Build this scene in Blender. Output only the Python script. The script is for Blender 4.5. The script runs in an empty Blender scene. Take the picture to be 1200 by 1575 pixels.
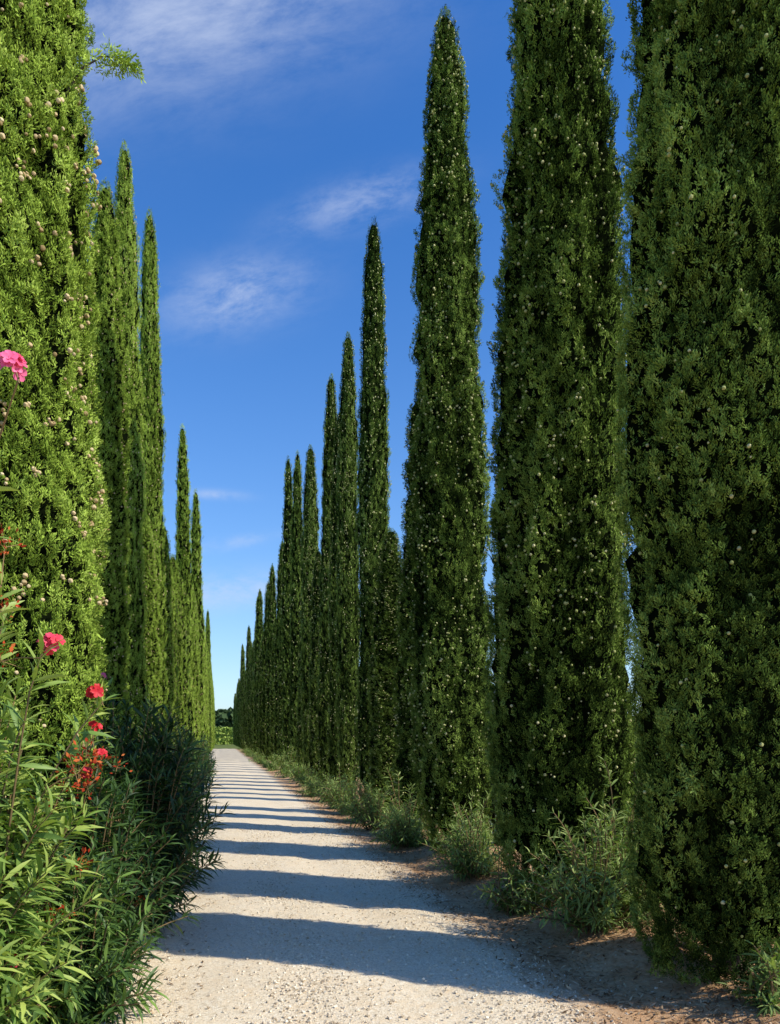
import bpy, math, numpy as np
from mathutils import Vector
rng=np.random.default_rng(7)
scene=bpy.context.scene
col=scene.collection

# ---------------------------------------------------------------- helpers
def W2(x,y): return .9765*x, 1.024*y-.2151*x      # survey coordinates -> road-aligned world metres
def vnoise(p,seed=0):
    p=np.asarray(p,float); i=np.floor(p).astype(np.int64); f=p-i; f=f*f*(3-2*f)
    out=0
    for dx in (0,1):
        for dy in (0,1):
            for dz in (0,1):
                h=(i[:,0]+dx)*73856093 ^ (i[:,1]+dy)*19349663 ^ (i[:,2]+dz)*83492791 ^ (seed*2654435+977)
                h=h&0x7fffffff; h=(h*1103515245+12345)&0x7fffffff; h=h^(h>>13); h=(h*69069+1)&0x7fffffff; h=h^(h>>15)
                v=(h&0xffffff)/float(0xffffff)
                w=(f[:,0] if dx else 1-f[:,0])*(f[:,1] if dy else 1-f[:,1])*(f[:,2] if dz else 1-f[:,2])
                out=out+v*w
    return out
def norm(a): return a/np.maximum(np.linalg.norm(a,axis=1,keepdims=True),1e-9)
def frames(d,roll):
    d=norm(d); ref=np.where(np.abs(d[:,2:3])<.9,np.array([[0,0,1.]]),np.array([[1.,0,0]]))
    x=norm(np.cross(ref,d)); y=np.cross(d,x)
    c=np.cos(roll)[:,None]; s=np.sin(roll)[:,None]
    X=x*c+y*s; Y=-x*s+y*c
    return np.stack([X,Y,d],axis=2)
def frames_face(d,nrm):
    d=norm(d); x=norm(np.cross(nrm,d)); y=np.cross(d,x)
    return np.stack([x,y,d],axis=2)
def inst(tv,tf,M,pos,sc):
    n=len(pos); k=len(tv)
    sc=np.asarray(sc,float)
    if sc.ndim==1: sc=sc[:,None]*np.ones((1,3))
    loc=tv[None]*sc[:,None,:]
    V=np.einsum('nij,nkj->nki',M,loc)+pos[:,None,:]
    F=(tf[None]+(np.arange(n)*k)[:,None,None]).reshape(-1,4)
    return V.reshape(-1,3),F
def make_mesh(name,parts,mats,smooth=False):
    Vs=[];Fs=[];Ts=[];Ms=[];Ss=[];o=0
    for p in parts:
        V,F,T,m=p[:4]; sm=p[4] if len(p)>4 else smooth
        Vs.append(V);Fs.append(F+o);Ts.append(np.broadcast_to(T,(len(V),)));Ms.append(np.full(len(F),m));Ss.append(np.full(len(F),sm));o+=len(V)
    V=np.concatenate(Vs);F=np.concatenate(Fs).astype(np.int32);T=np.concatenate(Ts);Mi=np.concatenate(Ms).astype(np.int32);S=np.concatenate(Ss)
    me=bpy.data.meshes.new(name)
    me.vertices.add(len(V)); me.vertices.foreach_set("co",V.astype(np.float32).ravel())
    me.loops.add(len(F)*4); me.loops.foreach_set("vertex_index",F.ravel())
    me.polygons.add(len(F)); me.polygons.foreach_set("loop_start",(np.arange(len(F))*4).astype(np.int32))
    for m in mats: me.materials.append(m)
    me.polygons.foreach_set("material_index",Mi)
    me.polygons.foreach_set("use_smooth",S.astype(bool))
    me.update(calc_edges=True)
    a=me.attributes.new("tint",'FLOAT','POINT'); a.data.foreach_set("value",T.astype(np.float32))
    return me
def obj(name,data,parent=None,loc=(0,0,0),**kw):
    o=bpy.data.objects.new(name,data); col.objects.link(o); o.location=loc
    if parent: o.parent=parent
    for k,v in kw.items(): o[k]=v
    return o
def grid(nu,nv,fn,wrap=False):
    I,J=np.meshgrid(np.arange(nu),np.arange(nv),indexing='ij')
    V=fn(I.ravel(),J.ravel())
    a=np.arange(nu if wrap else nu-1); b=np.arange(nv-1)
    A,B=np.meshgrid(a,b,indexing='ij'); A=A.ravel();B=B.ravel();A2=(A+1)%nu
    F=np.stack([A*nv+B,A2*nv+B,A2*nv+B+1,A*nv+B+1],axis=1)
    return V,F

# ---------------------------------------------------------------- materials
class NT:
    def __init__(s,nt): s.nt=nt; s.l=nt.links
    def n(s,t,**kw):
        x=s.nt.nodes.new(t)
        for k,v in kw.items(): setattr(x,k,v)
        return x
    def put(s,sock,v):
        if isinstance(v,bpy.types.NodeSocket): s.l.new(v,sock)
        else: sock.default_value=v
    def m(s,op,a,b=0.0,c=None,clamp=False):
        x=s.n('ShaderNodeMath',operation=op,use_clamp=clamp); s.put(x.inputs[0],a); s.put(x.inputs[1],b)
        if c is not None: s.put(x.inputs[2],c)
        return x.outputs[0]
    def ramp(s,fac,stops):
        x=s.n('ShaderNodeValToRGB'); s.put(x.inputs[0],fac); e=x.color_ramp.elements
        while len(e)<len(stops): e.new(.5)
        for q,(p,c) in zip(e,stops): q.position=p; q.color=(*c,1)
        return x.outputs[0]
    def mix(s,f,a,b,blend='MIX'):
        x=s.n('ShaderNodeMix',data_type='RGBA',blend_type=blend); s.put(x.inputs[0],f)
        s.put(x.inputs[6],a if not isinstance(a,tuple) else (*a,1)); s.put(x.inputs[7],b if not isinstance(b,tuple) else (*b,1)); return x.outputs[2]
    def noise(s,vec,scale,detail=3,rough=.55,dist=0):
        x=s.n('ShaderNodeTexNoise'); s.put(x.inputs['Vector'],vec); x.inputs['Scale'].default_value=scale
        x.inputs['Detail'].default_value=detail; x.inputs['Roughness'].default_value=rough; x.inputs['Distortion'].default_value=dist
        return x.outputs['Fac']
    def sstep(s,v,a,b):
        x=s.n('ShaderNodeMapRange',interpolation_type='SMOOTHSTEP'); s.put(x.inputs[0],v); x.inputs[1].default_value=a; x.inputs[2].default_value=b
        return x.outputs[0]
def newmat(name):
    m=bpy.data.materials.new(name); m.use_nodes=True; nt=m.node_tree; nt.nodes.clear(); t=NT(nt)
    out=t.n('ShaderNodeOutputMaterial'); return m,t,out
def leafmat(name,stops,rough=.55,spec=.3,trans=.22,nscale=3.0,namt=.0,tcol=(1.3,1.5,.5)):
    m,t,out=newmat(name)
    a=t.n('ShaderNodeAttribute',attribute_name='tint'); f=a.outputs['Fac']
    if namt>0:
        g=t.n('ShaderNodeNewGeometry'); n=t.noise(g.outputs['Position'],nscale,2)
        f=t.m('ADD',f,t.m('MULTIPLY',t.m('SUBTRACT',n,.5),namt),clamp=True)
    c=t.ramp(f,stops)
    if spec==0:
        p=t.n('ShaderNodeBsdfDiffuse'); t.put(p.inputs['Color'],c)
    else:
        p=t.n('ShaderNodeBsdfPrincipled'); t.put(p.inputs['Base Color'],c); p.inputs['Roughness'].default_value=rough
        p.inputs['Specular IOR Level'].default_value=spec
    if trans>0:
        tr=t.n('ShaderNodeBsdfTranslucent'); t.put(tr.inputs[0],t.mix(1.0,c,tcol,'MULTIPLY'))
        mx=t.n('ShaderNodeMixShader'); mx.inputs[0].default_value=trans
        t.l.new(p.outputs[0],mx.inputs[1]); t.l.new(tr.outputs[0],mx.inputs[2]); t.l.new(mx.outputs[0],out.inputs[0])
    else: t.l.new(p.outputs[0],out.inputs[0])
    return m
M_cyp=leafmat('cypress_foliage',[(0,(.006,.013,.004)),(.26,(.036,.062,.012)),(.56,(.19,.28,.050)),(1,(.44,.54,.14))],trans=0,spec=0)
M_cypL=leafmat('cypress_foliage_sunlit',[(0,(.022,.045,.007)),(.24,(.16,.245,.030)),(.52,(.37,.51,.075)),(1,(.54,.66,.16))],trans=0,spec=0)  # yellower green of the left row, with its sunlit brightness put into the colour
M_core=leafmat('cypress_shaded_inner_twigs',[(0,(.003,.005,.002)),(1,(.006,.009,.003))],trans=0,spec=0)  # twig mass inside the crown, its deep shade put into the near-black colour
M_cone=leafmat('cypress_cone',[(0,(.28,.31,.10)),(.5,(.48,.48,.20)),(1,(.66,.60,.33))],trans=0,spec=0)
M_coneT=leafmat('cypress_cone_tan',[(0,(.34,.24,.11)),(.5,(.58,.43,.23)),(1,(.76,.61,.37))],trans=0,spec=0)
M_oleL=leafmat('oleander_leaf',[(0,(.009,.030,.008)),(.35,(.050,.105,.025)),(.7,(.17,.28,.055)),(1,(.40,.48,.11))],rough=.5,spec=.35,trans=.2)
M_oleR=leafmat('oleander_leaf_dusty',[(0,(.045,.085,.024)),(.45,(.16,.245,.062)),(1,(.40,.47,.16))],rough=.65,spec=.2,trans=.25)
M_stem=leafmat('oleander_stem',[(0,(.07,.06,.03)),(1,(.30,.19,.08))],trans=0,rough=.7)
M_flower=leafmat('oleander_petal',[(0,(.62,.02,.02)),(.4,(.85,.05,.09)),(1,(.95,.20,.40))],trans=.25,rough=.5,tcol=(1,.6,.7))
M_dry=leafmat('oleander_dry_blossom',[(0,(.14,.02,.010)),(.5,(.42,.05,.02)),(1,(.55,.17,.05))],trans=0,spec=0)
M_bark=leafmat('cypress_bark',[(0,(.04,.03,.022)),(1,(.12,.09,.065))],trans=0,rough=.9,nscale=9,namt=.9)
M_litter=leafmat('dry_litter',[(0,(.10,.055,.03)),(.6,(.36,.23,.12)),(1,(.64,.48,.30))],trans=0,spec=0)
M_peb=leafmat('limestone_pebble',[(0,(.46,.36,.24)),(.4,(.70,.59,.44)),(1,(.88,.80,.64))],trans=0,spec=0)
M_wood=leafmat('distant_wood_foliage',[(0,(.03,.055,.025)),(1,(.10,.15,.06))],trans=0,spec=0)
M_crop=leafmat('crop_foliage',[(0,(.12,.19,.035)),(1,(.33,.42,.09))],trans=0,spec=0)

def road_material():
    m,t,out=newmat('white_gravel_road'); g=t.n('ShaderNodeNewGeometry'); P=g.outputs['Position']
    sx=t.n('ShaderNodeSeparateXYZ'); t.l.new(P,sx.inputs[0]); X=sx.outputs[0]
    n1=t.noise(P,1.1,4); n2=t.noise(P,9,5,.65); n3=t.noise(P,70,4,.7)
    base=t.ramp(t.m('ADD',t.m('MULTIPLY',n1,.5),t.m('MULTIPLY',n2,.5)),[(.3,(.70,.55,.365)),(.5,(.86,.71,.505)),(.72,(.92,.79,.60))])
    vo=t.n('ShaderNodeTexVoronoi'); t.l.new(P,vo.inputs['Vector']); vo.inputs['Scale'].default_value=95
    vs=t.n('ShaderNodeSeparateColor'); t.l.new(vo.outputs['Color'],vs.inputs[0])
    stone=t.ramp(vs.outputs[0],[(0,(.50,.40,.27)),(.5,(.78,.66,.48)),(1,(.92,.84,.68))])
    sf=t.sstep(t.m('ADD',n2,t.m('MULTIPLY',vs.outputs[1],.25)),.5,.66)
    c=t.mix(t.m('MULTIPLY',sf,.75),base,stone)
    c=t.mix(.55,c,t.ramp(n3,[(.3,(.76,.72,.67)),(.7,(1.08,1.08,1.07))]),'MULTIPLY')
    e=t.m('ABSOLUTE',t.m('SUBTRACT',X,.42))
    e=t.m('ADD',e,t.m('MULTIPLY',t.m('SUBTRACT',t.noise(P,1.6,6,.7),.5),.9))
    ef=t.sstep(e,1.38,1.82)
    dirt=t.ramp(n2,[(.3,(.34,.19,.10)),(.7,(.62,.42,.25))])
    c=t.mix(ef,c,dirt)
    p=t.n('ShaderNodeBsdfDiffuse'); t.put(p.inputs['Color'],c)
    h=t.m('ADD',t.m('MULTIPLY',vo.outputs['Distance'],-.6),t.m('ADD',t.m('MULTIPLY',n3,.8),t.m('MULTIPLY',n2,1.2)))
    b=t.n('ShaderNodeBump'); b.inputs['Strength'].default_value=.45; b.inputs['Distance'].default_value=.013; t.put(b.inputs['Height'],h)
    t.l.new(b.outputs[0],p.inputs['Normal']); t.l.new(p.outputs[0],out.inputs[0]); return m
def ground_material():
    m,t,out=newmat('dry_earth_ground'); g=t.n('ShaderNodeNewGeometry'); P=g.outputs['Position']
    sx=t.n('ShaderNodeSeparateXYZ'); t.l.new(P,sx.inputs[0]); X=sx.outputs[0]
    n1=t.noise(P,2.2,6,.65); n2=t.noise(P,28,5,.7); n0=t.noise(P,.05,4)
    soil=t.ramp(t.m('ADD',t.m('MULTIPLY',n1,.5),t.m('MULTIPLY',n2,.5)),[(.34,(.30,.155,.075)),(.5,(.54,.32,.17)),(.66,(.70,.49,.30))])
    grass=t.ramp(t.m('ADD',t.m('MULTIPLY',n0,.6),t.m('MULTIPLY',n1,.4)),[(.35,(.09,.14,.035)),(.65,(.24,.26,.09))])
    e=t.m('ABSOLUTE',t.m('SUBTRACT',X,.7))
    f1=t.sstep(t.m('ADD',e,n1),4.2,6.0)
    f2=t.sstep(sx.outputs[1],100,112)
    c=t.mix(t.m('MAXIMUM',f1,f2),soil,grass)
    p=t.n('ShaderNodeBsdfDiffuse'); t.put(p.inputs['Color'],c)
    b=t.n('ShaderNodeBump'); b.inputs['Strength'].default_value=.8; b.inputs['Distance'].default_value=.025; t.put(b.inputs['Height'],t.m('ADD',n2,n1))
    t.l.new(b.outputs[0],p.inputs['Normal']); t.l.new(p.outputs[0],out.inputs[0]); return m

# ---------------------------------------------------------------- ground & road
def gh(x,y):
    x=np.asarray(x,float);y=np.asarray(y,float)
    s=lambda v:np.clip(v,0,1)**2*(3-2*np.clip(v,0,1))
    b=.15*s((x-2.3)/.9)-.08*s((x-4.2)/2)+.10*s((-1.0-x)/.6)
    P=np.stack([x.ravel()*1.6,y.ravel()*1.6,0*x.ravel()],1)
    n=(vnoise(P,3)-.5)*.08+(vnoise(P*3.3,4)-.5)*.04
    w=np.maximum(s((x-2.25)/.5),s((-.95-x)/.4))
    fade=np.clip(1-np.abs(y)/300,0,1)
    return (b+n.reshape(x.shape)*w)*fade
xs=np.concatenate([[-4000,-1500,-600,-250,-110,-50,-25,-12,-7],np.arange(-4.5,7.01,.09),[9,13,22,45,100,240,600,1500,4000]])
ys=np.concatenate([[-3000,-800,-200,-60,-20,-8,-3],np.arange(0,24,.1),np.arange(24,60,.5),np.arange(60,120,3),[140,180,260,400,700,1400,3000,6000]])
V,F=grid(len(xs),len(ys),lambda i,j:np.stack([xs[i],ys[j],gh(xs[i],ys[j])],1))
obj('ground',make_mesh('ground',[(V,F,0,0,True)],[ground_material()]),kind='structure')
ry=np.concatenate([[-12,-6,-2],np.arange(0,20,.12),np.arange(20,114,.8)])
nx=44
def roadfn(i,j):
    y=ry[j]; u=i/(nx-1)
    q=np.stack([y*.9,0*y,0*y],1)
    l=-1.32+(vnoise(q,11)-.5)*.25; r=2.26+(vnoise(q,12)-.5)*.22
    x=l+(r-l)*u
    z=.006+.03*(1-((x-.5)/1.9)**2).clip(0)-.012*np.exp(-((x+.25)/.22)**2)-.012*np.exp(-((x-1.25)/.22)**2)
    z+= (vnoise(np.stack([x*2.5,y*2.5,0*x],1),13)-.5)*.012*np.sin(np.pi*u)
    return np.stack([x,y,z],1)
V,F=grid(nx,len(ry),roadfn)
obj('road',make_mesh('road',[(V,F,0,0,True)],[road_material()]),kind='structure')

def ball(n):
    pts=[];fs=[]
    g=np.linspace(-1,1,n+1)
    for ax in range(3):
        for sgn in (-1,1):
            o=len(pts)
            for a in g:
                for b in g:
                    v=[0,0,0]; v[ax]=sgn; v[(ax+1)%3]=a; v[(ax+2)%3]=b; pts.append(v)
            for a in range(n):
                for b in range(n):
                    q=[o+a*(n+1)+b,o+(a+1)*(n+1)+b,o+(a+1)*(n+1)+b+1,o+a*(n+1)+b+1]
                    fs.append(q if sgn>0 else q[::-1])
    V=np.array(pts,float); V/=np.linalg.norm(V,axis=1,keepdims=True); return V,np.array(fs)
cubev,cubef=ball(1); ballv,ballf=ball(2)
def rscatter(n,x0,x1,y0,y1,power=1.0):
    x=rng.uniform(x0,x1,n); y=y0+(y1-y0)*rng.random(n)**power; return x,y
x,y=rscatter(90000,-1.1,2.9,3.2,14,1.7)
dens=.07+.5*np.exp(-((x-.55)/.32)**2)+.75*np.exp(-((x-1.85)/.3)**2)+.5*np.exp(-((x+.75)/.3)**2)
dens*=(.35+1.3*vnoise(np.stack([x*1.5,y*1.2,0*x],1),21))*np.where(x>2.3,.35,1)
k=rng.random(len(x))<dens; x=x[k];y=y[k]; n=len(x)
rz=.009+.03*(1-((x-.5)/1.9)**2).clip(0); z=np.where((x<2.2)&(x>-1.2),rz,gh(x,y))
size=.0025+.0075*rng.random(n)**3
Mr=frames(rng.normal(size=(n,3))*[.4,.4,0]+[0,0,1],rng.random(n)*6.28)
V,F=inst(cubev*1.25,cubef,Mr,np.stack([x,y,z],1),np.stack([size*rng.uniform(.8,1.5,n),size*rng.uniform(.7,1.1,n),size*rng.uniform(.45,.8,n)],1))
V+=rng.normal(size=V.shape)*.0007
obj('gravel',make_mesh('gravel',[(V,F,np.repeat(rng.random(n),len(cubev)),0)],[M_peb]),kind='stuff')
x,y=rscatter(52000,1.9,4.6,3.2,26,1.6)
x2,y2=rscatter(6000,-1.5,-.1,3.4,20,1.5); x=np.concatenate([x,x2]);y=np.concatenate([y,y2])
k=rng.random(len(x))<.3+1.1*(vnoise(np.stack([x*2.2,y*2.2,0*x],1),31)-.15)*np.clip((x-1.9)/.6,.25,1); x=x[k];y=y[k];n=len(x)
leafq=np.array([[0,-.5,0],[.14,0,.03],[0,.5,.02],[-.14,0,.03]]); lf=np.array([[0,1,2,3]])
L=rng.uniform(.01,.06,n)
V,F=inst(leafq,lf,frames(rng.normal(size=(n,3))*.35+[0,0,1],rng.random(n)*6.28),np.stack([x,y,np.where(x<2.2,.02,0)+gh(x,y)+.008],1),L)
obj('leaf_litter',make_mesh('leaf_litter',[(V,F,np.repeat(rng.random(n),4),0)],[M_litter]),kind='stuff')

# ---------------------------------------------------------------- cypress
PT=[0,.02,.05,.09,.15,.47,.7,.85,.93,.975,1]
POINT=[.60,.76,.88,.95,1,.84,.61,.46,.36,.24,.08]
BLUNT=[.55,.68,.82,.93,1,.95,.83,.68,.53,.38,.13]
def surf(R,H,th,z,seed,PR):
    p=np.stack([np.cos(th)*R,np.sin(th)*R,z],1)
    b=R*np.interp(z/H,PT,PR)
    big=vnoise(p*[2.6,2.6,.5],seed)-.5
    mid=vnoise(p*[6.0,6.0,2.0],seed+1)-.5
    fin=vnoise(p*[11,11,7.0],seed+2)-.5
    damp=np.clip(b/.35,.25,1)
    return b*(1+.22*big)+(.19*mid+.16*fin)*damp
def sprig_template(nb,seed):
    r=np.random.default_rng(seed); Vs=[];Fs=[];Ts=[]
    for i in range(nb):
        t=i/(nb-1)
        s=1 if i%2 else -1
        base=np.array([r.normal()*.09,r.normal()*.07,t*.68])
        ang=s*(.75-.45*t)+r.normal()*.22
        d=np.array([math.sin(ang),r.normal()*.35,math.cos(ang)]); d/=np.linalg.norm(d)
        L=(.36-.08*t)*r.uniform(.75,1.25); w=.046*r.uniform(.8,1.3)
        nn=np.array([r.normal()*.4,1,r.normal()*.4]); q=np.cross(d,nn); q/=np.linalg.norm(q)
        o=len(Vs)
        Vs+= [base,base+d*L*.5+q*w,base+d*L,base+d*L*.5-q*w]; Fs.append([o,o+1,o+2,o+3]); Ts+=[-.20,0,.22,0]  # old inner growth darker; tips also lightened to look sunlit
    return np.array(Vs),np.array(Fs),np.array(Ts)
def crown_mesh(name,R,H,seed,dens,sc,nb,mat,ncone,crad,clump=False,PR=BLUNT,conemat=None):
    r=np.random.default_rng(seed)
    zz=np.linspace(.004,1,500); w=np.interp(zz,PT,PR); area=2*math.pi*R*H*w.mean(); N=int(area*dens)
    cdf=np.cumsum(w+.06+.5*(zz<.03)); cdf/=cdf[-1]
    z=np.interp(r.random(N),cdf,zz)*H; th=r.random(N)*2*math.pi
    rad=surf(R,H,th,z,seed,PR)
    base=R*np.interp(z/H,PT,PR)
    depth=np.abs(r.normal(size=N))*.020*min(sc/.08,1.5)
    out_=r.random(N)<.01; depth=np.where(out_,-r.random(N)*.02,depth)
    rr=np.maximum(rad-depth,.005)
    pos=np.stack([np.cos(th)*rr,np.sin(th)*rr,z],1)
    o=np.stack([np.cos(th),np.sin(th),0*th],1)
    d=o*.42+[0,0,.85]+r.normal(size=(N,3))*.32
    size=sc*r.uniform(.7,1.3,N)*np.clip(.45+np.interp(z/H,PT,PR),.5,1)
    pos=pos-norm(d)*size[:,None]*.6
    fn=o*1.0+[0,0,.25]+r.normal(size=(N,3))*.36
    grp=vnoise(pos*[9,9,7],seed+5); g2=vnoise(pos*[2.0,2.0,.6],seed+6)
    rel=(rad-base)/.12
    tb=.40+.40*(grp-.5)+.30*(g2-.5)+r.normal(size=N)*.12-depth*1.5+.13*np.clip(rel,-1,1)  # tint falls in the recesses: shade between clumps put into the colour
    parts=[]
    for k in range(4):
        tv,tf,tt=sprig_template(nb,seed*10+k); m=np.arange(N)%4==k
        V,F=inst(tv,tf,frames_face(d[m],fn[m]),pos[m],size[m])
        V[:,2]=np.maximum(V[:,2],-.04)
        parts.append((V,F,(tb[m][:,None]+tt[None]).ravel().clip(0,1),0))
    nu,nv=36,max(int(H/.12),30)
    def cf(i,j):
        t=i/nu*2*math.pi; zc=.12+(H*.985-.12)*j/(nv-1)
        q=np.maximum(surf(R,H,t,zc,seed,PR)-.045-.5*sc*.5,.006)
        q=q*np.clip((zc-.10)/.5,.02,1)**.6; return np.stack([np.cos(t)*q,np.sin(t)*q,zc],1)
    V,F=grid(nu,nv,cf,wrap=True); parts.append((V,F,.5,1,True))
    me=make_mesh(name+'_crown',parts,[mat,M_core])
    n=ncone; zc=r.random(n*3)**.75*.98*H; t=r.random(n*3)*2*math.pi
    keep=(vnoise(np.stack([np.cos(t)*R*4,np.sin(t)*R*4,zc*1.6],1),seed+9)+r.random(n*3)*.7>.80)&(r.random(n*3)<np.interp(zc/H,PT,PR)+.1); zc=zc[keep][:n]; t=t[keep][:n]
    if clump:
        k=r.integers(1,5,len(zc)); zc=np.repeat(zc,k); t=np.repeat(t,k); zc=zc+r.normal(size=len(zc))*.026; t=t+r.normal(size=len(t))*.042
    zc=np.clip(zc,.3,H*.985); q=surf(R,H,t,zc,seed,PR)+r.uniform(-.014,.012,len(zc)); n=len(zc)
    s=crad*r.uniform(.6,1.25,n)
    V,F=inst(ballv,ballf,frames(r.normal(size=(n,3)),r.random(n)),np.stack([np.cos(t)*q,np.sin(t)*q,zc],1),s)
    mc=make_mesh(name+'_cones',[(V,F,np.repeat(r.random(n),len(ballv)).clip(0,1),0,True)],[conemat or M_cone])
    def tfn(i,j):
        t=i/12*2*math.pi; zt=-.15+(H*.8+.15)*j/11; q=.085*R/.6*(1-j/11*.9)*(1+.25*(j==0))*(1+.12*np.sin(3*t+j)); return np.stack([np.cos(t)*q,np.sin(t)*q,zt],1)
    V,F=grid(12,12,tfn,wrap=True); mt=make_mesh(name+'_trunk',[(V,F,.5,0,True)],[M_bark])
    return dict(R=R,H=H,crown=me,cones=mc,trunk=mt)
def place_tree(a,x,y,H,R,label,group,rot=0,lean=(0,0)):
    x,y=W2(x,y)
    z=float(gh(np.array([x]),np.array([y]))[0])
    e=obj('cypress_tree',None,loc=(x,y,z-.02),label=label,category='cypress tree',group=group)
    e.empty_display_size=.3
    e.rotation_euler=(lean[1],lean[0],rot); s=(R/a['R'],R/a['R'],H/a['H']); e.scale=s
    obj('trunk',a['trunk'],e); obj('crown',a['crown'],e)
    obj('cypress_cones',a['cones'],e,kind='stuff')
    return e
def add_sprays(tree,curves,mat,name,seed,dens=70,sc=.10,spread=.05,bright=.1):
    """a branch standing proud of the crown, given by curve points"""
    r=np.random.default_rng(seed); parts=[]
    for C in curves:
        C=np.array([[*W2(c[0],c[1]),c[2]] for c in C],float); u=r.random(dens)*(len(C)-1); i=np.minimum(u.astype(int),len(C)-2); f=(u-i)[:,None]
        P=C[i]*(1-f)+C[i+1]*f; T=norm(C[i+1]-C[i]); P=P+r.normal(size=P.shape)*spread*(1-.6*u[:,None]/(len(C)-1))
        d=T*.8+r.normal(size=P.shape)*.45
        tv,tf,tt=sprig_template(13,seed); V,F=inst(tv,tf,frames(d,r.random(dens)*6.28),P,sc*r.uniform(.6,1.2,dens))
        parts.append((V,F,(.45+bright+tt[None]+r.normal(size=(dens,1))*.1).ravel().clip(0,1),0))
        V,F=tube(C,.008,.002,5); parts.append((V,F,.5,1,True))
    bpy.context.view_layer.update()
    o=obj(name,make_mesh(name,parts,[mat,M_bark]),tree); o.matrix_parent_inverse=tree.matrix_world.inverted()
def tube(P,r0,r1,n=5):
    P=np.array(P);K=len(P); T=norm(np.gradient(P,axis=0)); Mf=frames(T,np.zeros(K))
    def fn(i,j):
        a=i/n*2*math.pi; r=r0+(r1-r0)*j/(K-1)
        return P[j]+Mf[j,:,0]*(np.cos(a)*r)[:,None]+Mf[j,:,1]*(np.sin(a)*r)[:,None]
    return grid(n,K,fn,wrap=True)
LR='tall slender dark green cypress with pale cones beside gravel road'
LL='tall slender sunlit green cypress behind flowering oleander bushes'
GR='row of cypresses casting shadows across the road'; GL='row of cypresses behind the oleander hedge'
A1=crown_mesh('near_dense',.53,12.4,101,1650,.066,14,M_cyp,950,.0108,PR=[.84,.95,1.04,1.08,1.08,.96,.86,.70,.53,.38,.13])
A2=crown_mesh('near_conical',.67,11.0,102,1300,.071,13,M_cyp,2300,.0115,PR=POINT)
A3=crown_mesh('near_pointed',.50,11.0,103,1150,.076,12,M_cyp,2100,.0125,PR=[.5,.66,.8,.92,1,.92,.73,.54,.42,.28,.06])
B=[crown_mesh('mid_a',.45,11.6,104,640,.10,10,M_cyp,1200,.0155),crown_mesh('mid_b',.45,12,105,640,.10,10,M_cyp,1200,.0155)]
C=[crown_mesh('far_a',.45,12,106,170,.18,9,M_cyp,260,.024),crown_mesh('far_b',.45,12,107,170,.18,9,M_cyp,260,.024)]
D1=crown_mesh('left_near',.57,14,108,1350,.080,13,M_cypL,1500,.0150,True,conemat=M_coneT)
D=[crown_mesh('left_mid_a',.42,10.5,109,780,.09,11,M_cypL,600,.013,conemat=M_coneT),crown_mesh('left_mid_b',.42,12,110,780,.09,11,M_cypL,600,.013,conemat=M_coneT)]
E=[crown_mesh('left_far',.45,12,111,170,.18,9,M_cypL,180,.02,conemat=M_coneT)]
t1=place_tree(A1,3.20,4.85,12.6,.53,'broad dense cypress with shaggy foliage at the road verge',GR,2.6,(-.002,0))
place_tree(A2,3.17,7.15,11.2,.67,LR,GR,.6,(-.006,0))
place_tree(A3,3.00,9.9,10.9,.50,LR,GR,0,(-.010,0))
add_sprays(t1,[[(2.90,4.70,1.15),(2.80,4.58,1.28),(2.74,4.48,1.36),(2.72,4.41,1.35)],[(2.95,4.7,1.2),(2.87,4.55,1.36),(2.84,4.45,1.42)]],M_cyp,'low_side_branch',7,dens=80,sc=.09,spread=.035,bright=.25)
RT=[(3.20,12.4,7.4,.42),(3.12,14.3,5.4,.36),(3.15,16,12.3,.34),(3.15,18.9,11.5,.29),(3.15,20.6,10.3,.28),(3.15,22.6,12.2,.30),(3.15,24.6,7.6,.32),(3.15,26.6,11.7,.34),(3.15,28.9,7.8,.34),(3.15,31.2,13.2,.31),(3.15,34.7,14.3,.34),(3.15,37.5,8.6,.36),(3.15,40.4,12.0,.36),(3.15,43.7,8.4,.36),(3.15,47.6,12.3,.38)]
yy=51.
while yy<175:
    RT.append((3.15,yy,(13.8 if abs(yy-64)<2 else (14.6 if abs(yy-88)<2 else (15 if abs(yy-110)<2 else rng.uniform(8.2,12.2)))),.43)); yy+=2.9 if yy<110 else 4.2
for i,(x,y,H,R) in enumerate(RT):
    a=B[i%2] if y<30 else C[i%2]
    place_tree(a,x+rng.normal()*.03,y,H,R,'short cypress filling a gap in the row' if H<7.5 else LR,GR,rng.random()*6.28,(rng.normal()*.005-.004,rng.normal()*.005))
tL=place_tree(D1,-1.46,5.15,14,.57,'bushy sunlit green cypress with clustered brown cones',GL,.4,(-.002,0))
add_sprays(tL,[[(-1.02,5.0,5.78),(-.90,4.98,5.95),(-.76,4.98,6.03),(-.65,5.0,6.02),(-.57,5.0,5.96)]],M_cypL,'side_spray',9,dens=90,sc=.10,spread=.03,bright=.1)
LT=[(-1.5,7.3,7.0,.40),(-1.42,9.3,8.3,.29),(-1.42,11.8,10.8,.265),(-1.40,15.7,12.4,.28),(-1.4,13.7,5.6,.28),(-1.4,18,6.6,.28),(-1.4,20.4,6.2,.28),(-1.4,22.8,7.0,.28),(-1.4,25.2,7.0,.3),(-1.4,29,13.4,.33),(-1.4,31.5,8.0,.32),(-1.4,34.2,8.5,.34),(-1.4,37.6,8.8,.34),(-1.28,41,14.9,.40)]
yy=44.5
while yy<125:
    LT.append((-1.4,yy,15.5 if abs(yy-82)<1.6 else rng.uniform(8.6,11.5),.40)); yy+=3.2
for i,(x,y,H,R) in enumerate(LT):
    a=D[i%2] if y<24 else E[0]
    place_tree(a,x+rng.normal()*.02,y,H,R,LL,GL,rng.random()*6.28,(-.004+rng.normal()*.003,rng.normal()*.004))

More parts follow.
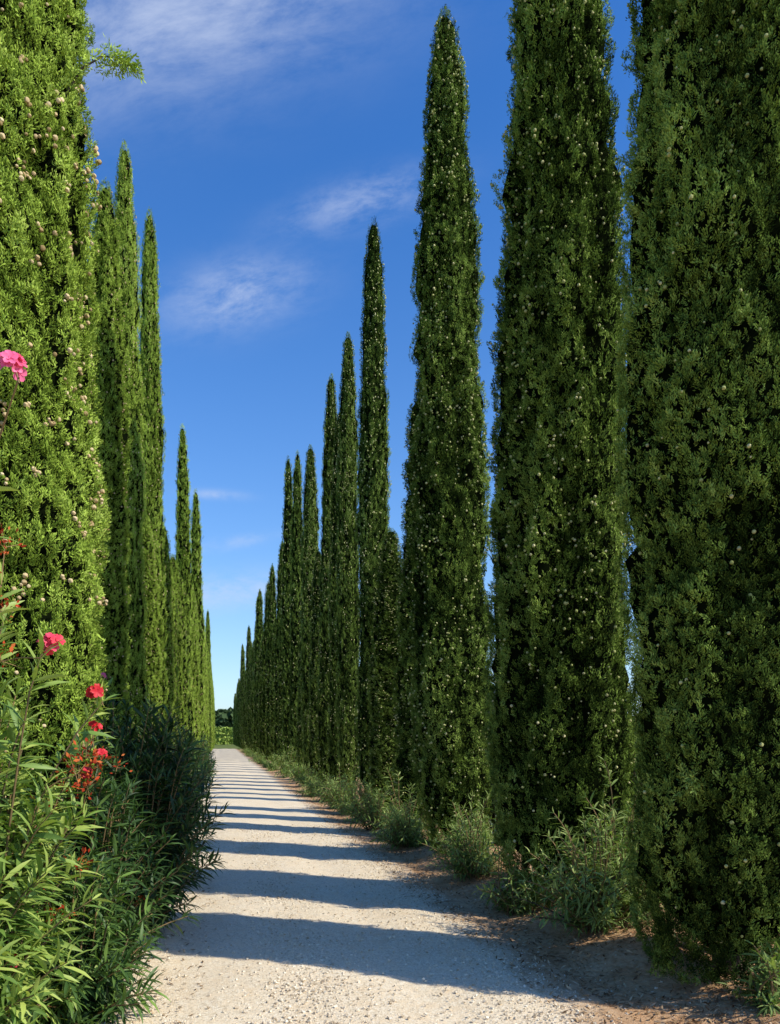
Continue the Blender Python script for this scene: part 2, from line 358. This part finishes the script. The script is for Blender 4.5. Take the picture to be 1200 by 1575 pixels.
# ---------------------------------------------------------------- oleander
def leaf_template():
    ys_=[0,.35,.68,1.0]; w=[.012,.075,.064,.004]; dz=[0,.035,.015,-.08]
    V=[];F=[]
    for y,ww,z in zip(ys_,w,dz): V+=[[-ww,z+ww*.35,y],[0,z,y],[ww,z+ww*.35,y]]
    for i in range(3):
        a=i*3; F+=[[a,a+1,a+4,a+3],[a+1,a+2,a+5,a+4]]
    return np.array(V),np.array(F)
lfv,lff=leaf_template()
def petals():
    V=[];F=[]
    for k in range(5):
        a=k*2*math.pi/5; c,s=math.cos(a),math.sin(a)
        P=[[.0,0,0],[.5,-.44,.26],[.95,-.34,.30],[1.12,.06,.20],[.93,.40,.28],[.48,.44,.22]]
        o=len(V)
        for p in P: V.append([p[0]*c-p[1]*s,p[0]*s+p[1]*c,p[2]])
        F+=[[o,o+1,o+2,o+3],[o,o+3,o+4,o+5]]
    return np.array(V),np.array(F)
ptv,ptf=petals()
def bush(name,x,y,R,H,nst,seed,mat,label,group,leaf=.125,bright=0.,flowers=(),dry=0,extra=(),wh=15,low=.2,ragged=0.,wide=1.,dryat=()):
    x,y=W2(x,y)
    r=np.random.default_rng(seed); z0=float(gh(np.array([x]),np.array([y]))[0]) if (x>2.3 or x<-1) else 0.0
    e=obj(name,None,loc=(x,y,z0),label=label,category='oleander bush',group=group); e.empty_display_size=.2
    sp=[];lp=[];ld=[];lt=[];ll=[];tips=[]
    specs=[]
    for i in range(nst):
        a=r.random()*2*math.pi; q=math.sqrt(r.random())
        h=H*(1-.45*q*q)*r.uniform(.62,1.04)*(1+ragged*(vnoise(np.array([[math.cos(a)*1.3+5,math.sin(a)*1.3+5,seed*.37]]),9)[0]-.5)*2)
        if r.random()<.42: h*=r.uniform(low,.7)
        if ragged and r.random()<.12: h*=1.35
        specs.append((a,q*R*r.uniform(.8,1.15+ragged*.4),h,1.5))
    for (tx,ty,tz) in extra:
        tx,ty=W2(tx,ty); specs.append((math.atan2(ty-y,tx-x),math.hypot(tx-x,ty-y),tz-z0,4.0 if tz>2.6 else 1.5))
    for a,q,h,ex in specs:
        t=np.linspace(0,1,8); rb=min(q*.25,.18)
        rad=rb+(q-rb)*t**ex; zz_=h*(1-(1-t)**1.25)
        w=r.normal(size=2)*.03
        P=np.stack([np.cos(a)*rad+w[0]*np.sin(t*4),np.sin(a)*rad+w[1]*np.sin(t*5),zz_],1)
        V,F=tube(P,.009,.003,4); sp.append((V,F,r.random(),0,True))
        tips.append(P[-1])
        tt=np.linspace(.28 if h>.8 else .12,1 if ex<3 else .85,wh)+r.normal(size=wh)*.008
        for j,u in enumerate(tt):
            u=min(u,1); c=np.array([np.interp(u,t,P[:,k]) for k in range(3)]); ax=P[min(int(u*7)+1,7)]-P[min(int(u*7),6)]; ax/=np.linalg.norm(ax)+1e-9
            up=.35+1.1*max(0,u-.75)*3
            for k in range(3):
                b=2.094*k+j*1.05+r.normal()*.25; p1=np.cross(ax,[.3,.2,1]); p1/=np.linalg.norm(p1)+1e-9; p2=np.cross(ax,p1)
                d=ax*up+(p1*math.cos(b)+p2*math.sin(b))+np.array([0,0,r.uniform(-.35,.2)])
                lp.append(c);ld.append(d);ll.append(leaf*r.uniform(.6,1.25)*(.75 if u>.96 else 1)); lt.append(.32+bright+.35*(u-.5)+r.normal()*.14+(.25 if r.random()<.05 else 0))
    lp=np.array(lp);ld=norm(np.array(ld));ll=np.array(ll);lt=np.array(lt);n=len(lp)
    up=np.array([[0,0,1.]])+r.normal(size=(n,3))*.4; X=norm(np.cross(up,ld)); Yv=np.cross(ld,X); Mf=np.stack([X,Yv,ld],2)
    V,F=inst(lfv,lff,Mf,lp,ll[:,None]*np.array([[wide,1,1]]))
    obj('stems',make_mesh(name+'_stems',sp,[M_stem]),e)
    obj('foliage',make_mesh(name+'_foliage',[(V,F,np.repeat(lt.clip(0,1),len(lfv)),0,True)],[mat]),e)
    for (fx,fy,fz,fr,cnt,tn) in flowers:
        fx,fy=W2(fx,fy)
        c=np.array([fx-x,fy-y,fz-z0]); off=r.normal(size=(cnt,3)); off=norm(off)*fr*r.uniform(.3,1,(cnt,1)); 
        s=np.full(cnt,.024 if fr>.03 else .018)*r.uniform(.75,1.2,cnt)
        V,F=inst(ptv,ptf,frames(off+[.2,-.6,.5]*np.array([fr]),r.random(cnt)*6),c+off,s)
        tip=min(tips,key=lambda p:np.linalg.norm(p-c)); Vt,Ft=tube([tip-[0,0,.02],(tip+c)/2,c],.0035,.0025,4)
        obj('flower_cluster',make_mesh('flower_cluster',[(V,F,np.repeat((tn+r.normal(size=cnt)*.15).clip(0,1),len(ptv)),0,True),(Vt,Ft,.7,1,True)],[M_flower,M_stem]),e)
    pr=[]
    cs=[tips[k] for k in r.permutation(len(tips))[:dry] if tips[k][2]>=H*.3]
    for (dx,dy,dz) in dryat:
        dx,dy=W2(dx,dy); cs.append(np.array([dx-x,dy-y,dz-z0]))
        tip=min(tips,key=lambda p:np.linalg.norm(p-cs[-1])); Vt,Ft=tube([tip-[0,0,.02],(tip+cs[-1])/2,cs[-1]],.003,.002,4); pr.append((Vt,Ft,.8,1,True))
    for c in cs:
        cnt=30; off=norm(r.normal(size=(cnt,3))+[0,0,.8])*r.uniform(.02,.10,(cnt,1)); pc=c+off
        dq=np.array([[0,0,-.5],[.25,0,0],[0,.05,.5],[-.25,0,0]])
        V,F=inst(dq,lf,frames(off+r.normal(size=(cnt,3))*.03,r.random(cnt)*6),pc,r.uniform(.018,.038,cnt))
        pr.append((V,F,np.repeat(r.random(cnt),4),0))
        for w in range(6):
            Vt,Ft=tube([c,c+off[w]*.5,c+off[w]],.0018,.0012,3); pr.append((Vt,Ft,.9,1))
    if pr: obj('dry_blossoms',make_mesh('dry_blossoms',pr,[M_dry,M_stem]),e,kind='stuff')
    return e
GO='oleander hedge along the gravel road'; GS='low oleander shoots between the cypress trunks'
bush('oleander_bush',-1.27,3.6,.60,1.9,190,1,M_oleL,'sunlit oleander with red blossoms and dry flower heads',GO,.155,.34,  # leaf tint raised: the sun on this bush is put into its colour
  flowers=[(-.735,2.7,2.92,.04,18,.95),(-.785,3.5,2.04,.05,16,.5),(-.62,3.8,1.84,.04,9,.0),(-.99,3.62,.56,.035,6,.2),(-.64,3.9,1.66,.03,8,.0),(-.95,3.25,2.3,.02,4,.0)],dry=18,
  extra=[(-.735,2.7,2.86),(-.785,3.5,1.98),(-.62,3.8,1.78),(-.99,3.62,.5),(-1.0,3.4,2.2),(-1.05,3.6,2.15),(-.64,3.9,1.6),(-.95,3.25,2.25)],wh=16,wide=1.05,
  dryat=[(-.66,3.75,1.50),(-.70,3.7,1.42),(-.62,3.85,1.45),(-.93,3.3,2.42),(-.97,3.4,2.15),(-1.0,3.5,1.95),(-.66,3.8,1.36)])
bush('oleander_bush',-.86,4.3,.50,1.0,150,5,M_oleL,'low leafy oleander spreading over the gravel edge',GO,.13,-.04,dry=2)
bush('oleander_bush',-.94,5.0,.62,1.6,180,2,M_oleL,'leafy green oleander overhanging the gravel road edge',GO,.135,-.18,flowers=[(-.74,4.7,1.50,.032,9,.0),(-.82,4.7,1.38,.032,8,.0)],dry=16,extra=[(-.74,4.7,1.46),(-.82,4.7,1.34)])  # leaf tint lowered: cypress shade put into the colour
bush('oleander_bush',-.74,6.3,.70,2.05,240,3,M_oleL,'dense shaded green oleander with one faded blossom',GO,.14,-.22,flowers=[(-.95,6.2,2.1,.03,5,.9)],extra=[(-.95,6.2,2.05)],wh=17)  # darker leaf tint stands in for the shadow of the cypress row
bush('oleander_bush',-.72,8.1,.62,1.9,150,4,M_oleL,'dense dark green oleander overhanging the road edge',GO,.14,-.2)
for i,yb in enumerate([9.8,11.6,13.5,15.6,18,20.5,23.5,27,31,36]):
    bush('oleander_bush',-.78,yb,.55,1.55+.25*(i%2),70 if i<4 else 34,10+i,M_oleL,'dense dark green oleander overhanging the road edge',GO,.15 if i<4 else .2,-.14,wh=12)
LS='low dusty green oleander shoots at a cypress foot'
bush('oleander_bush',2.92,6.0,.52,.80,130,40,M_oleR,LS,GS,.10,.24,wh=10,low=.3,ragged=.5)
bush('oleander_bush',2.62,6.9,.28,.42,40,41,M_oleR,LS,GS,.10,.18,wh=8,ragged=.5)
bush('oleander_bush',3.3,6.2,.42,1.1,80,46,M_oleR,LS,GS,.10,.14,wh=10,ragged=.5)
bush('oleander_bush',3.95,7.5,.62,2.1,140,48,M_oleL,'taller oleander shrub behind the cypress row',GS,.13,-.15,wh=13)
bush('oleander_bush',2.78,8.5,.42,.62,84,42,M_oleR,LS,GS,.10,.18,wh=9,low=.3,ragged=.7)
bush('oleander_bush',3.0,9.2,.35,.7,54,45,M_oleR,LS,GS,.10,.18,wh=9,low=.3,ragged=.7)
bush('oleander_bush',3.7,10.5,.62,1.9,110,49,M_oleL,'taller oleander shrub behind the cypress row',GS,.14,-.15,wh=13)
bush('oleander_bush',2.66,11.0,.46,.62,74,43,M_oleR,LS,GS,.11,.18,wh=9,low=.3,ragged=.7)
bush('oleander_bush',2.88,11.9,.40,.85,60,47,M_oleR,LS,GS,.11,.18,wh=9,low=.3,ragged=.7)
bush('oleander_bush',3.04,4.3,.16,.40,18,44,M_oleR,'small oleander shoot sprouting from bare brown soil',GS,.1,.1,wh=7)
for i,yb in enumerate([13.2,14.6,15.9,17.3,19.2,20.8,22.6,25,27.6,30.5,33.5,37,41,46,52,58,65,73,82]):
    bush('oleander_bush',2.64+rng.normal()*.13,yb,.38+.25*rng.random(),.42+.42*rng.random(),46 if i<7 else 24,50+i,M_oleR,LS,GS,.12 if i<7 else .2,.14,wh=9 if i<7 else 7,ragged=.8)

# ---------------------------------------------------------------- distance
def cards(n,fn,s0,s1,mat,name,**kw):
    P=fn(n); q=np.array([[-.5,-.5,0],[.5,-.5,0],[.5,.5,.1],[-.5,.5,0]])
    V,F=inst(q,lf,frames(rng.normal(size=(n,3)),rng.random(n)*6),P,rng.uniform(s0,s1,n)); V[:,2]=np.maximum(V[:,2],-.1)
    obj(name,make_mesh(name,[(V,F,np.repeat(rng.random(n),4),0)],[mat]),**kw)
def wood(n):
    x=rng.uniform(-260,260,n); y=rng.uniform(262,282,n); h=8.5+3*vnoise(np.stack([x*.12,y*0,y*0],1),61)+1.2*vnoise(np.stack([x*.5,y*0,y*0],1),62)
    return np.stack([x,y,h*rng.random(n)**.7],1)
cards(45000,wood,.6,1.8,M_wood,'distant_wood',kind='stuff')
def crop(n):
    x=rng.uniform(-90,90,n); y=184+rng.integers(0,6,n)*5.0+rng.normal(size=n)*.3
    return np.stack([x,y,(3.9+.5*vnoise(np.stack([x*.6,y,0*y],1),63))*rng.random(n)],1)
cards(60000,crop,.2,.6,M_crop,'vineyard_rows',kind='stuff')

# ---------------------------------------------------------------- light
sd=Vector((1,-.66,0)).normalized(); EL=math.radians(42)
sdir=Vector((sd.x*math.cos(EL),sd.y*math.cos(EL),math.sin(EL)))
sl=bpy.data.lights.new('sun','SUN'); sl.energy=5.0; sl.angle=math.radians(.53); sl.color=(1,.95,.82)
so=bpy.data.objects.new('sun',sl); col.objects.link(so); so.rotation_euler=(-sdir).to_track_quat('-Z','Y').to_euler(); so.location=(20,-8,25)
w=bpy.data.worlds.new('World'); scene.world=w; w.use_nodes=True; w.node_tree.nodes.clear(); t=NT(w.node_tree)
sky=t.n('ShaderNodeTexSky',sky_type='NISHITA'); sky.sun_disc=False; sky.sun_elevation=EL; sky.sun_rotation=math.atan2(sd.x,sd.y)
sky.altitude=50; sky.air_density=1.0; sky.dust_density=.4; sky.ozone_density=3.0
tc=t.n('ShaderNodeTexCoord'); sx=t.n('ShaderNodeSeparateXYZ'); t.l.new(tc.outputs['Generated'],sx.inputs[0])
yaw=math.atan(260/1180)
fwd=t.m('ADD',t.m('MULTIPLY',sx.outputs[0],math.sin(yaw)),t.m('MULTIPLY',sx.outputs[1],math.cos(yaw)))
rgt=t.m('SUBTRACT',t.m('MULTIPLY',sx.outputs[0],math.cos(yaw)),t.m('MULTIPLY',sx.outputs[1],math.sin(yaw)))
yc=t.m('MAXIMUM',fwd,.05); U=t.m('ADD',t.m('DIVIDE',rgt,yc),260/1180); W=t.m('DIVIDE',sx.outputs[2],yc)
def cloud(u0,v0,a,b,ang,amp,ns,lo,hi):
    c,s=math.cos(ang),math.sin(ang)
    du=t.m('SUBTRACT',U,u0); dv=t.m('SUBTRACT',W,v0)
    p=t.m('ADD',t.m('MULTIPLY',du,c),t.m('MULTIPLY',dv,s)); q=t.m('SUBTRACT',t.m('MULTIPLY',dv,c),t.m('MULTIPLY',du,s))
    pa=t.m('DIVIDE',p,a); qb=t.m('DIVIDE',q,b)
    r2=t.m('ADD',t.m('MULTIPLY',pa,pa),t.m('MULTIPLY',qb,qb))
    g=t.m('EXPONENT',t.m('MULTIPLY',r2,-1.0))
    cv=t.n('ShaderNodeCombineXYZ'); t.put(cv.inputs[0],t.m('MULTIPLY',p,.5)); t.put(cv.inputs[1],q); cv.inputs[2].default_value=u0*7
    n=t.sstep(t.noise(cv.outputs[0],ns,6,.68,.2),lo,hi)
    return t.m('MULTIPLY',t.m('MULTIPLY',g,n),amp)
cl=cloud(-.06,.94,.27,.105,.24,.72,13,.15,.8)
for a in [(.02,.578,.085,.040,.24,.60,30,.2,.75),(.185,.700,.095,.028,.28,.45,32,.25,.75),(-.005,.317,.035,.006,-.05,.45,30,.2,.7),(.01,.19,.13,.022,.1,.6,26,.25,.7),(.02,.255,.06,.008,.15,.35,30,.25,.7)]:
    cl=t.m('ADD',cl,cloud(*a))
cl=t.m('MULTIPLY',cl,t.sstep(fwd,.05,.3),clamp=True)
hs=t.n('ShaderNodeHueSaturation'); hs.inputs['Hue'].default_value=.511; hs.inputs['Saturation'].default_value=1.36; hs.inputs['Value'].default_value=1.85; t.l.new(sky.outputs[0],hs.inputs['Color'])
haze=t.m('MULTIPLY',t.m('EXPONENT',t.m('MULTIPLY',t.m('MAXIMUM',sx.outputs[2],0.0),-4.2)),.68)
skc=t.mix(haze,hs.outputs[0],(3.4,5.3,7.4))
final=t.mix(cl,skc,(5.5,6.3,8.1))
bg=t.n('ShaderNodeBackground'); bg.inputs[1].default_value=.115; t.put(bg.inputs[0],final)
wo=t.n('ShaderNodeOutputWorld'); t.l.new(bg.outputs[0],wo.inputs[0])

# ---------------------------------------------------------------- camera
cd=bpy.data.cameras.new('camera'); co=bpy.data.objects.new('camera',cd); col.objects.link(co)
co.location=(0,0,1.6); co.rotation_euler=(math.radians(90),0,-yaw)
cd.sensor_fit='HORIZONTAL'; cd.sensor_width=36; cd.lens=36*1180/1200; cd.shift_x=0; cd.shift_y=347.5/1200
cd.clip_start=.05; cd.clip_end=12000
scene.camera=co
scene.view_settings.view_transform='Standard'; scene.view_settings.look='None'; scene.view_settings.exposure=0
